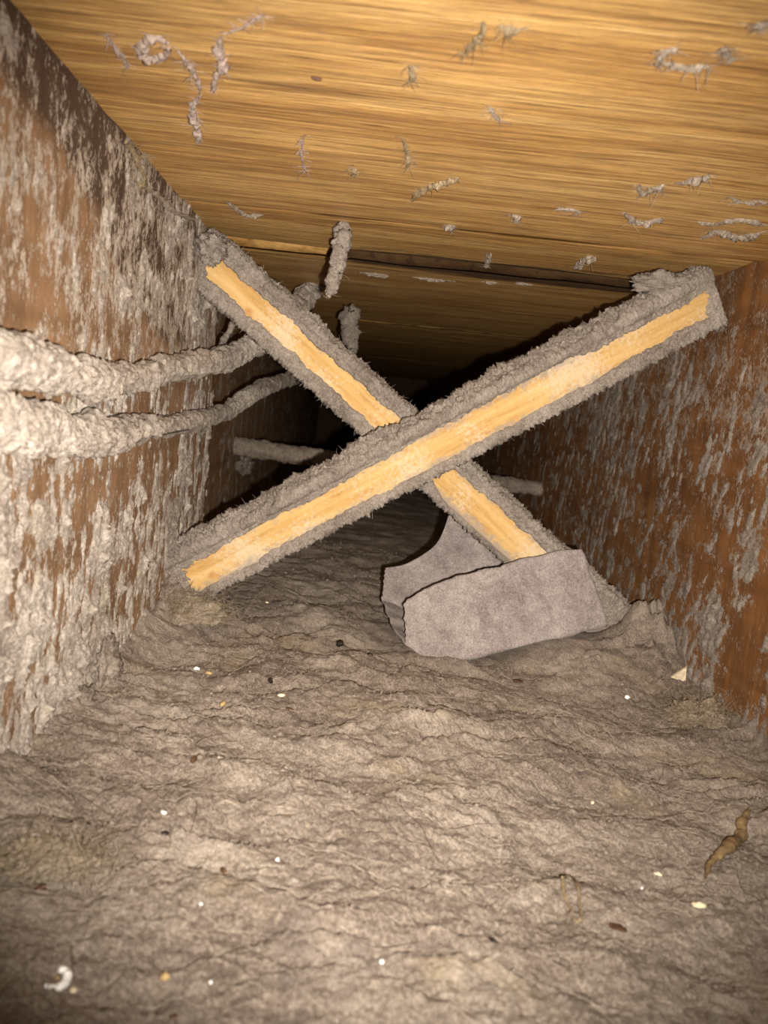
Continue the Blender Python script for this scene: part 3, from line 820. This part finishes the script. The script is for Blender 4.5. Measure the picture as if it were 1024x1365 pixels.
def ceil_pts(pix, drop=0.0008):
    return [atZ(px, py, ZC - drop) for px, py in pix]
CE = [
 ([(878, 90), (884, 72), (905, 64)], 0.0011, 'dust_strand', 'upper hooked dust streak near ceiling right corner', DUST_CEIL),
 ([(878, 82), (900, 88), (922, 92), (945, 88)], 0.0014, 'dust_strand', 'lower dust streak just under the hooked one near ceiling right corner', DUST_CEIL),
 ([(962, 64), (970, 72), (975, 84)], 0.0010, 'dust_flake', 'small faint dust flake right of the hooked streak pair', DUST_CEIL),
 ([(1006, 36), (1024, 33)], 0.0011, 'dust_flake', 'faint dust flake at the upper right frame edge', DUST_CEIL),
 ([(644, 30), (643, 45), (632, 58), (619, 74)], 0.0012, 'dust_strand', 'tan curled lint strand high on the ceiling board, near the top', DUST_TAN),
 ([(664, 36), (680, 38), (694, 40)], 0.0014, 'dust_flake', 'tan lint flake just right of the curled lint strand', DUST_TAN),
 ([(547, 88), (550, 98), (549, 110)], 0.0014, 'dust_flake', 'small tan lint knot below left of the curled strand', DUST_TAN),
 ([(652, 142), (660, 152), (664, 161)], 0.0010, 'dust_flake', 'tiny pale flake alone mid ceiling board', DUST_CEIL),
 ([(548, 268), (562, 254), (580, 246), (598, 241), (612, 236)], 0.0022, 'dust_strand', 'thick brownish dust caterpillar lying slantwise mid ceiling', DUST_TAN),
 ([(536, 182), (542, 200), (545, 216), (541, 226)], 0.0011, 'dust_strand', 'thin upright lint streak above the dust caterpillar', DUST_TAN),
 ([(852, 246), (856, 258), (870, 252), (886, 247)], 0.0014, 'dust_strand', 'pale hooked dust streak right of the caterpillar', DUST_CEIL),
 ([(910, 244), (930, 240), (946, 234)], 0.0019, 'dust_strand', 'pale dust streak ending in a tuft on the far right', DUST_CEIL),
 ([(832, 284), (848, 296), (868, 296), (884, 291)], 0.0020, 'dust_strand', 'pale ragged dust streak below the hooked one', DUST_CEIL),
 ([(738, 280), (758, 279), (775, 283)], 0.0010, 'dust_strand', 'thin pale dust streak left of the ragged streak', DUST_CEIL),
 ([(597, 303), (602, 301), (604, 307)], 0.0022, 'dust_flake', 'small round pale dust dot above the seam', DUST_CEIL),
 ([(768, 357), (778, 348), (792, 343)], 0.0030, 'dust_flake', 'pale dust clump at the seam left of the corner web', DUST_CEIL),
 ([(648, 356), (650, 347), (652, 338)], 0.0020, 'dust_flake', 'small pale dust clump in the seam centre', DUST_CEIL),
 ([(300, 268), (318, 280), (330, 288), (352, 286)], 0.0013, 'dust_strand', 'thin pale dust streak near the left joist top', DUST_CEIL),
 ([(682, 286), (690, 290), (686, 296)], 0.0014, 'dust_flake', 'tiny dust speck right of the round dot', DUST_CEIL),
 ([(930, 296), (955, 298), (985, 292), (1024, 300)], 0.0022, 'dust_strand', 'upper band of the dust patch at right frame edge', DUST_CEIL),
 ([(935, 318), (960, 308), (985, 316), (1024, 308)], 0.0026, 'dust_strand', 'lower band of the dust patch at right frame edge', DUST_CEIL),
 ([(972, 262), (990, 270), (1010, 268), (1024, 272)], 0.0014, 'dust_strand', 'thin top wisp of the dust patch at right frame edge', DUST_CEIL),
 ([(295, 48), (292, 70), (296, 86), (288, 104), (284, 124)], 0.0015, 'dust_strand', 'greyish knotted lint trail near the upper left ceiling', WEB),
 ([(236, 66), (250, 84), (262, 104), (268, 128)], 0.0008, 'dust_strand', 'fine curved lint trail leaving the lint loop', WEB),
 ([(264, 128), (256, 148), (262, 168), (265, 192)], 0.0017, 'dust_strand', 'purplish smeared lint trail under the lint loop', WEB),
 ([(140, 44), (150, 60), (166, 80), (170, 92)], 0.0008, 'dust_strand', 'fine lint wisp beside the left joist top', WEB),
 ([(300, 46), (330, 32), (352, 18)], 0.0005, 'dust_strand', 'hair-thin lint thread climbing to the top frame edge', WEB),
 ([(405, 180), (402, 205), (408, 232)], 0.0006, 'dust_strand', 'hair-thin upright lint thread mid left ceiling', WEB),
 ([(466, 222), (474, 228), (470, 234)], 0.0011, 'dust_flake', 'small grey lint speck right of the upright thread', DUST_TAN),
]
for i, (pix, r, nm, lab, mat) in enumerate(CE):
    pts = ceil_pts(pix, 0.0004)
    if len(pts) < 3:
        pts = [pts[0], (pts[0] + pts[-1]) / 2, pts[-1]]
    nseg = max(24, int(sum((pts[k + 1] - pts[k]).length for k in range(len(pts) - 1)) / 0.0006))
    rr = np.full(7, r) * np.array([0.25, 0.9, 0.7, 1.15, 0.75, 1.0, 0.2])
    strand(pts, rr * 0.85, mat, lab, 'dust', 1100 + i * 7, min(nseg, 140), 12, 0.6, 330, nm)
# lint loop (a closed ring) near the left joist
ring = [atZ(207 + 17 * math.cos(t), 64 + 14 * math.sin(t), ZC - 0.0005) for t in np.linspace(0, 2 * math.pi * 0.93, 14)]
strand(ring, [0.0010, 0.0016, 0.0017, 0.0014, 0.0006], WEB, 'purplish ring-shaped lint loop on the upper left ceiling', 'dust', 1401, 90, 12, 0.6, 330, 'dust_strand')
# ragged lint along the top edge of the left joist
for i, (pix, r, lab) in enumerate([
    ([(168, 190), (180, 206), (186, 222), (192, 238), (188, 248), (180, 240)], 0.0011, 'curled lint strand hooked over the left joist top edge'),
    ([(184, 212), (192, 206), (197, 198)], 0.0007, 'short lint spike pointing up beside the curled strand on the left joist'),
    ([(196, 252), (212, 262), (232, 282), (262, 294)], 0.0014, 'ragged lint fringe along the left joist top edge near the rear strip')]):
    pts = [atX(px, py, XL + 0.0015) for px, py in pix]
    strand(pts, np.full(7, r) * np.array([0.4, 1, 0.8, 1.2, 0.8, 1, 0.2]), DUST_TAN if i < 2 else DUST_CEIL, lab, 'dust', 1450 + i * 9, 90, 10, 0.5, 300, 'dust_strand', 'lint on the left joist', 60)
# dark splinter on the board
sp = ceil_pts([(415, 103), (422, 105), (429, 106)], 0.0003)
strand(sp, [0.0003, 0.0010, 0.0004], BROWN, 'tiny dark brown splinter high on the left half of ceiling', 'splinter', 1411, 24, 8, 0.2, 200, 'splinter', None, 0)

# lumpy clump from a displaced sphere
def clump(name, c, size, mat, label, cat, seed, amp=0.35, fr=None, rot=0.0, group=None, parent=None, n=(48, 64)):
    a = np.linspace(0.0, np.pi, n[0])[:, None]; b = np.linspace(0, 2 * np.pi, n[1], endpoint=False)[None, :]
    d = np.stack([np.sin(a) * np.cos(b), np.sin(a) * np.sin(b), np.cos(a) * np.ones_like(b)], -1)
    fr = fr or 2.2
    q = d * fr + seed * 1.37
    R = 1 + amp * 0.9 * fbm(q[..., 0] * 0.6, q[..., 1] * 0.6, q[..., 2] * 0.6, 3, seed, 0.5) + amp * 0.4 * fbm(q[..., 0] * 5, q[..., 1] * 5, q[..., 2] * 5, 2, seed + 3, 0.7)
    v = d * R[..., None] * np.array(size)
    cr, sr = math.cos(rot), math.sin(rot)
    v = np.stack([v[..., 0] * cr - v[..., 1] * sr, v[..., 0] * sr + v[..., 1] * cr, v[..., 2]], -1).reshape(-1, 3)
    base = Vector(c)
    o = put(name, raw_mesh(name, v, grid_faces(n[0], n[1], wrap_v=True), mat), parent, base)
    if label: tag(o, label, cat, group)
    return o
# web mass where the front strip meets the boards
c = atY(884, 378, 0.575)
clump('dust_web', c, (0.019, 0.010, 0.0065), DUST_GREY, 'grey web of dust filling the corner above the strip top end', 'dust web', 1501, 0.55, 2.6)
c = atY(283, 330, 0.60)
clump('dust_web', c, (0.010, 0.012, 0.009), DUST_GREY, 'grey dust web on the top end of the rear strip at left joist', 'dust web', 1505, 0.5, 2.6)
c = atX(328, 618, XL2 + 0.008)
clump('dust_web', c, (0.010, 0.05, 0.013), DUST_GREY, 'dim dust web under the left end of the rod behind', 'dust web', 1509, 0.5, 2.6)
for i, (px, py, sz, lab) in enumerate([(108, 950, (0.006, 0.016, 0.012), 'purplish grey dust web at the foot of the left joist, nearer one'),
                                       (142, 890, (0.006, 0.014, 0.014), 'purplish grey dust web at the foot of the left joist, farther one')]):
    c = atX(px, py, XL + 0.004)
    clump('dust_web', c, sz, DUST_FLOOR, lab, 'dust web', 1513 + i, 0.5, 2.6)
c = floor_at(40, 1112, 0.0)
clump('dust_slab', c, (0.020, 0.011, 0.005), DUST_FLOOR, 'smooth grey slab of matted dust at the left frame edge', 'dust slab', 1517, 0.3, 2.0, 0.1)
# dust lodged in the groove
for i, (px, py, w, lab) in enumerate([(575, 368, 0.020, 'longest pale dust roll lodged in the ceiling groove'), (655, 372, 0.008, 'short dust lump in the groove right of the long roll'),
                                      (500, 362, 0.012, 'dark-edged dust lump in the groove left of the long roll'), (700, 374, 0.009, 'dust lump in the groove nearest the corner')]):
    c = atZ(px, py, ZC + 0.002)
    clump('dust_roll', c, (w, 0.006, 0.004), DUST_CEIL, lab, 'dust', 1520 + i * 5, 0.5, 2.6, group='dust in the ceiling groove')

# ------------------------------------------------------------------ tufts on the floor
def fibres(parent_or_none, centres, count, spread, length, rad, mat, seed, name='fibres', lie=True, base=(0, 0, 0)):
    rng = np.random.default_rng(seed)
    vs, fs, k = [], [], 0
    for i in range(count):
        c = np.array(centres[rng.integers(len(centres))])
        p0 = c + rng.normal(size=3) * np.array(spread)
        th = rng.uniform(0, 2 * np.pi); ln = length * rng.uniform(0.4, 1.5)
        dv = np.array([math.cos(th), math.sin(th), rng.normal(0, 0.25 if lie else 0.8)])
        dv /= np.linalg.norm(dv); bd = np.cross(dv, rng.normal(size=3)) * rng.uniform(0.1, 0.7)
        pts = np.array([p0 + dv * ln * (t - 0.5) + bd * ln * (t - 0.5) ** 2 for t in np.linspace(0, 1, 5)])
        v, f = tube(pts, np.array([0.4, 1, 1, 1, 0.4]) * rad, 4)
        vs.append(v); fs.append(f + k); k += len(v)
    o = put(name, raw_mesh(name, local(np.vstack(vs), base), np.vstack(fs), mat), parent_or_none)
    o['kind'] = 'stuff'
    return o
def tuft(px, py, lift, size, mat, label, seed):
    c = floor_at(px, py, lift * 0.3)
    root = empty('insulation_tuft', Vector((c.x, c.y, c.z - size[2])))
    tag(root, label, 'insulation', 'loose insulation tufts')
    b = clump('wad', (0, 0, size[2]), [x * 0.85 for x in size], mat, None, None, seed, 0.5, 2.4, parent=root, n=(80, 110))
    fibres(root, [(0, 0, size[2] * 1.1)], 900, [s * 0.55 for s in size], 0.013, 0.00011, TUFT, seed, 'loose_fibres', False)
tuft(262, 815, 0.004, (0.021, 0.016, 0.010), TUFT, 'yellowish insulation tuft under the lower end of the front strip', 1600)
tuft(935, 962, 0.006, (0.019, 0.017, 0.013), TUFT, 'fuzzy grey-yellow insulation tuft against the right joist', 1610)
tuft(60, 1150, 0.0, (0.020, 0.010, 0.007), TUFT, 'yellow-edged insulation tuft at the left frame edge', 1620)

# stray fibres all over the matted dust (uncountable)
rng = np.random.default_rng(3)
vs, fs, k = [], [], 0
Nf = 3600
yf = 0.16 * (0.95 / 0.16) ** rng.random(Nf); xf = rng.uniform(XL + 0.004, XR - 0.004, Nf)
th = rng.uniform(0, np.pi, Nf); ln = rng.uniform(0.003, 0.013, Nf) * rng.choice([1, 1, 1, 1.9], Nf)
tt = np.linspace(-0.5, 0.5, 5)
cv = rng.normal(0, 0.5, Nf)
PX = xf[:, None] + np.cos(th)[:, None] * ln[:, None] * tt - np.sin(th)[:, None] * (cv * ln)[:, None] * tt ** 2
PY = yf[:, None] + np.sin(th)[:, None] * ln[:, None] * tt + np.cos(th)[:, None] * (cv * ln)[:, None] * tt ** 2
PZ = floor_h(PX, PY) + 0.0003 + np.abs(rng.normal(0, 0.0006, Nf))[:, None] * np.array([0.3, 1, 1.2, 1, 0.3])
inpit = paper_pit(xf, yf) > 0.3
for i in range(Nf):
    if inpit[i]: continue
    v, f = tube(np.stack([PX[i], PY[i], PZ[i]], -1), np.array([0.4, 1, 1, 1, 0.4]) * (0.00004 + 0.00005 * yf[i]), 4)
    vs.append(v); fs.append(f + k); k += len(v)
o = put('dust_fibres', raw_mesh('dust_fibres', np.vstack(vs), np.vstack(fs), FIBRE), floor)
tag(o, 'fine pale fibres', kind='stuff')

# thin dark tubes standing in for shaded crevices in the mat (uncountable)
Nd = 900
yd_ = 0.17 * (0.8 / 0.17) ** rng.random(Nd); xd_ = rng.uniform(XL + 0.006, XR - 0.006, Nd)
th = rng.normal(0, 0.45, Nd); ln = rng.uniform(0.005, 0.022, Nd)
tt = np.linspace(-0.5, 0.5, 9)
wob = np.stack([0.0025 * fbm(tt * 3 + k * 7.7, k * 1.3, 0, 2, 941) for k in range(Nd)])
PX = xd_[:, None] + np.cos(th)[:, None] * ln[:, None] * tt; PY = yd_[:, None] + np.sin(th)[:, None] * ln[:, None] * tt + wob
PZ = floor_h(PX, PY) + 0.00015
ok = paper_pit(xd_, yd_) < 0.3
vs, fs, k = [], [], 0
for i in range(Nd):
    if not ok[i]: continue
    v, f = tube(np.stack([PX[i], PY[i], PZ[i]], -1), np.array([0.3, 0.8, 1, 1, 1, 1, 1, 0.8, 0.3]) * (0.00007 + 0.00022 * yd_[i]), 4)
    vs.append(v); fs.append(f + k); k += len(v)
o = put('crevice_lines', raw_mesh('crevice_lines', np.vstack(vs), np.vstack(fs), CREVICE), floor)
o['kind'] = 'stuff'

# grains of dust felted onto the batt (uncountable)
Ng = 16000
gy = 0.15 * (1.0 / 0.15) ** rng.random(Ng); gx = rng.uniform(XL + 0.003, XR - 0.003, Ng)
dens = fbm(gx * 30, gy * 30, 0, 3, 931) + 0.35 * rng.normal(size=Ng)
keepg = (dens > -0.05) & (paper_pit(gx, gy) < 0.35)
gx, gy = gx[keepg], gy[keepg]; Ng = len(gx)
gr_ = (0.00035 + 0.0007 * rng.random(Ng) ** 2.2) * (0.7 + 0.9 * gy)
gz = floor_h(gx, gy) + gr_ * 0.15
octa = np.array([(1, 0, 0), (0, 1, 0), (-1, 0, 0), (0, -1, 0), (0, 0, 1), (0, 0, -1)], float)
of = np.array([(0, 1, 4), (1, 2, 4), (2, 3, 4), (3, 0, 4), (1, 0, 5), (2, 1, 5), (3, 2, 5), (0, 3, 5)])
ang = rng.uniform(0, 6.28, Ng)
sc = rng.uniform(0.6, 1.5, (Ng, 6, 1))
ov = octa[None] * sc * np.array([1.25, 0.9, 0.75])
ca, sa = np.cos(ang)[:, None], np.sin(ang)[:, None]
gv = np.stack([ov[..., 0] * ca - ov[..., 1] * sa, ov[..., 0] * sa + ov[..., 1] * ca, ov[..., 2]], -1) * gr_[:, None, None]
gv += np.stack([gx, gy, gz], -1)[:, None, :]
gf = (of[None] + (np.arange(Ng) * 6)[:, None, None]).reshape(-1, 3)
o = put('dust_grains', raw_mesh('dust_grains', gv.reshape(-1, 3), gf, DUST_FLOOR), floor)
o['kind'] = 'stuff'

# ------------------------------------------------------------------ crumbs, droppings and hairs on the floor
def nugget(name, px, py, size, mat, label, cat, seed, rot=0.0, group='debris on the dusty floor', amp=0.5):
    k = 1.15 if name == 'dropping' else 0.85
    size = tuple(x * k for x in size)
    c = floor_at(px, py, size[2] * 0.75)
    clump(name, c, size, mat, label, cat, seed, amp, 1.6, rot, group, n=(14, 20))
mm = 0.001
for i, (nm, px, py, s, mat, rot, cat, lab) in enumerate([
    ('dropping', 453, 858, (2.2, 2.0, 2.0), BLACK, 0.3, 'dropping', 'largest black dropping, left of the felt scrap'),
    ('dropping', 493, 873, (1.8, 1.2, 1.2), BLACK, -0.4, 'dropping', 'small black dropping nearest the felt scrap'),
    ('dropping', 361, 907, (1.1, 1.1, 1.4), BLACK, 0.8, 'dropping', 'small black dropping in front of the front strip foot'),
    ('dropping', 220, 1111, (1.0, 0.8, 0.7), BLACK, 0.2, 'dropping', 'tiny black dropping just below the white flake on the left'),
    ('dropping', 54, 1184, (1.5, 1.1, 0.9), BROWN, 0.5, 'dropping', 'dark brown dropping beside the left yellow-edged tuft'),
    ('dropping', 299, 1161, (1.8, 0.8, 0.7), BROWN, -0.9, 'dropping', 'elongated brown dropping in the left foreground'),
    ('dropping', 231, 1356, (0.9, 0.6, 0.6), BROWN, 0.9, 'dropping', 'small brown dropping at the bottom frame edge'),
    ('dropping', 657, 1254, (1.5, 0.7, 0.6), BLACK, -0.7, 'dropping', 'slim blue-black dropping in the centre foreground'),
    ('dropping', 258, 1013, (0.7, 1.8, 1.0), BROWN, -0.5, 'dropping', 'slim upright brown fleck left of centre'),
    ('crumb', 472, 869, (1.3, 0.8, 0.8), WHITE, 0.2, 'crumb', 'white crumb between the two black droppings by the felt'),
    ('crumb', 218, 1083, (1.2, 0.8, 0.6), WHITE, -0.5, 'crumb', 'white flake just above the tiny black dropping on the left'),
    ('crumb', 370, 1146, (0.7, 0.7, 0.6), WHITE, 0.0, 'crumb', 'white dot right of the elongated brown dropping'),
    ('crumb', 268, 1205, (0.6, 0.5, 0.4), WHITE, 0.0, 'crumb', 'tiny white dot below the elongated brown dropping'),
    ('crumb', 281, 1309, (0.5, 0.9, 0.5), WHITE, 0.0, 'crumb', 'white fleck right of the curled larva skin'),
    ('crumb', 509, 1282, (0.7, 0.7, 0.6), WHITE, 0.0, 'crumb', 'white dot at the bottom centre of the floor'),
    ('crumb', 448, 1362, (0.5, 0.5, 0.5), WHITE, 0.0, 'crumb', 'white dot on the bottom frame edge'),
    ('crumb', 790, 1070, (0.8, 1.3, 0.8), CREAM, -0.5, 'crumb', 'small cream flake in the right middle ground'),
    ('crumb', 836, 929, (2.2, 2.0, 1.6), WHITE, 0.4, 'crumb', 'glinting whitish fleck left of the pale chip'),
    ('crumb', 877, 1165, (1.8, 0.9, 0.8), CREAM, -0.6, 'crumb', 'cream elongated crumb in the right foreground'),
    ('crumb', 932, 1206, (2.6, 1.8, 1.2), CREAM, 0.2, 'crumb', 'largest cream crumb, below the brown curl on the right'),
    ('crumb', 856, 1184, (0.7, 0.6, 0.6), WHITE, 0.0, 'crumb', 'tiny white dot left of the elongated cream crumb'),
    ('crumb', 375, 927, (2.4, 1.1, 0.9), CREAM, 0.2, 'crumb', 'cream wisp above the brown husk in the middle ground'),
    ('crumb', 356, 803, (1.6, 0.8, 0.7), CREAM, 0.1, 'crumb', 'small cream fleck under the front strip'),
    ('crumb', 278, 897, (2.6, 1.6, 1.0), YELLOW, 0.1, 'crumb', 'mustard crumb below the yellowish tuft'),
    ('crumb', 262, 891, (2.0, 1.2, 1.0), WHITE, -0.3, 'crumb', 'white crumb left of the mustard crumb'),
    ('crumb', 297, 938, (1.5, 3.2, 1.4), YELLOW, -0.2, 'crumb', 'upright mustard fibre wad in the left middle ground'),
    ('crumb', 220, 1302, (1.4, 1.3, 1.0), YELLOW, 0.0, 'crumb', 'yellow crumb in the bottom left foreground'),
    ('husk', 386, 945, (2.6, 1.2, 1.0), BROWN, -0.7, 'husk', 'brown insect husk below the cream wisp'),
    ('husk', 690, 908, (4.0, 2.6, 1.2), BROWN, 0.3, 'husk', 'dark brown husk in front of the felt scrap'),
    ('husk', 822, 1236, (3.2, 2.2, 0.6), BROWN, -0.3, 'husk', 'flat dark brown leaf-like flake in the right foreground'),
]):
    nugget(nm, px, py, tuple(x * mm for x in s), mat, lab, cat, 2000 + i * 3, rot)

# pale three-cornered chip standing in the dust by the right joist
c = floor_at(905, 905, 0.0)
tri = np.array([(-0.0055, 0, 0.0005), (0.0055, 0.001, -0.002), (0.0045, 0.0005, 0.0085)])
tri2 = tri + np.array([0.0004, 0.0022, 0.0003])
vv = np.vstack([tri, tri2]); ff = np.array([(0, 1, 2, 2), (3, 5, 4, 4), (0, 3, 4, 1), (1, 4, 5, 2), (2, 5, 3, 0)])
me = bpy.data.meshes.new('wood_chip'); me.from_pydata([tuple(v) for v in vv], [], [(0, 1, 2), (3, 5, 4), (0, 3, 4, 1), (1, 4, 5, 2), (2, 5, 3, 0)]); me.materials.append(CREAM)
o = put('wood_chip', me, None, c); tag(o, 'pale three-cornered wood chip at the foot of the right joist', 'wood chip')

def floor_line(pix, lift):
    return [floor_at(px, py, lift) for px, py in pix]
def curl(name, pix, rads, mat, label, cat, seed, lift=0.0008, n=60, m=10, amp=0.25, fr=300, group=None):
    strand(floor_line(pix, lift), rads, mat, label, cat, seed, n, m, amp, fr, name, group, 0)
curl('larva_skin', [(62, 1314), (74, 1317), (86, 1311), (90, 1301), (86, 1293), (78, 1292)], [0.0006, 0.0011, 0.0013, 0.0012, 0.0008], WHITE, 'white C-shaped larva skin in the bottom left corner', 'larva skin', 2301)
nugget('crumb', 77, 1305, (1.3 * mm, 1.1 * mm, 0.8 * mm), YELLOW, 'amber crumb inside the white C-shaped skin', 'crumb', 2307)
nugget('crumb', 98, 1320, (1.1 * mm, 1.2 * mm, 0.8 * mm), CREAM, 'cream crumb right beside the white C-shaped skin', 'crumb', 2309)
curl('dry_curl', [(940, 1172), (948, 1150), (968, 1132), (985, 1118), (990, 1095), (1000, 1078)], [0.0004, 0.0013, 0.0022, 0.0024, 0.0020, 0.0005], CURL, 'brown dried curl leaning on the right dust bank', 'dry curl', 2311, 0.002, 80, 16, 0.28, 200)
curl('casing_loop', [(750, 1170), (752, 1190), (760, 1210), (768, 1228), (775, 1222), (772, 1200), (770, 1178), (760, 1168), (750, 1170)], [0.0006] * 4, DUST_TAN, 'tan U-shaped fibre loop in the right foreground', 'fibre loop', 2317, 0.001, 80, 8)
hairs = [
 ([(531, 1045), (537, 1078), (560, 1100), (580, 1140), (604, 1163)], 'long dark hair trailing down the centre foreground'),
 ([(676, 1042), (692, 1062), (716, 1073)], 'short dark hair right of the long centre hair'),
 ([(570, 1080), (600, 1104), (640, 1098), (690, 1100)], 'dark hair curving sideways in the centre foreground'),
 ([(247, 1040), (262, 1070), (255, 1105), (240, 1120)], 'dark hair curling beside the white flake on the left'),
 ([(55, 1044), (100, 1056), (130, 1075), (160, 1095)], 'dark hair on the far left in front of the joist'),
 ([(95, 1260), (97, 1285), (99, 1305)], 'short dark hair above the white C-shaped skin'),
 ([(250, 1004), (270, 985), (300, 978), (312, 985)], 'reddish dark hair arching in the left middle ground'),
 ([(690, 1000), (720, 1020), (750, 1045), (775, 1052)], 'dark hair in the right middle ground'),
 ([(980, 1150), (990, 1185), (1012, 1200), (1020, 1225)], 'dark hair at the right frame edge'),
 ([(440, 1230), (500, 1262), (560, 1255)], 'dark hair lying across the bottom centre'),
]
for i, (pix, lab) in enumerate(hairs):
    curl('hair', pix, [0.00008, 0.00013, 0.00013, 0.00006], HAIR, lab, 'hair', 2400 + i, 0.0012, 40, 6, 0.0, 10, 'stray hairs on the floor')
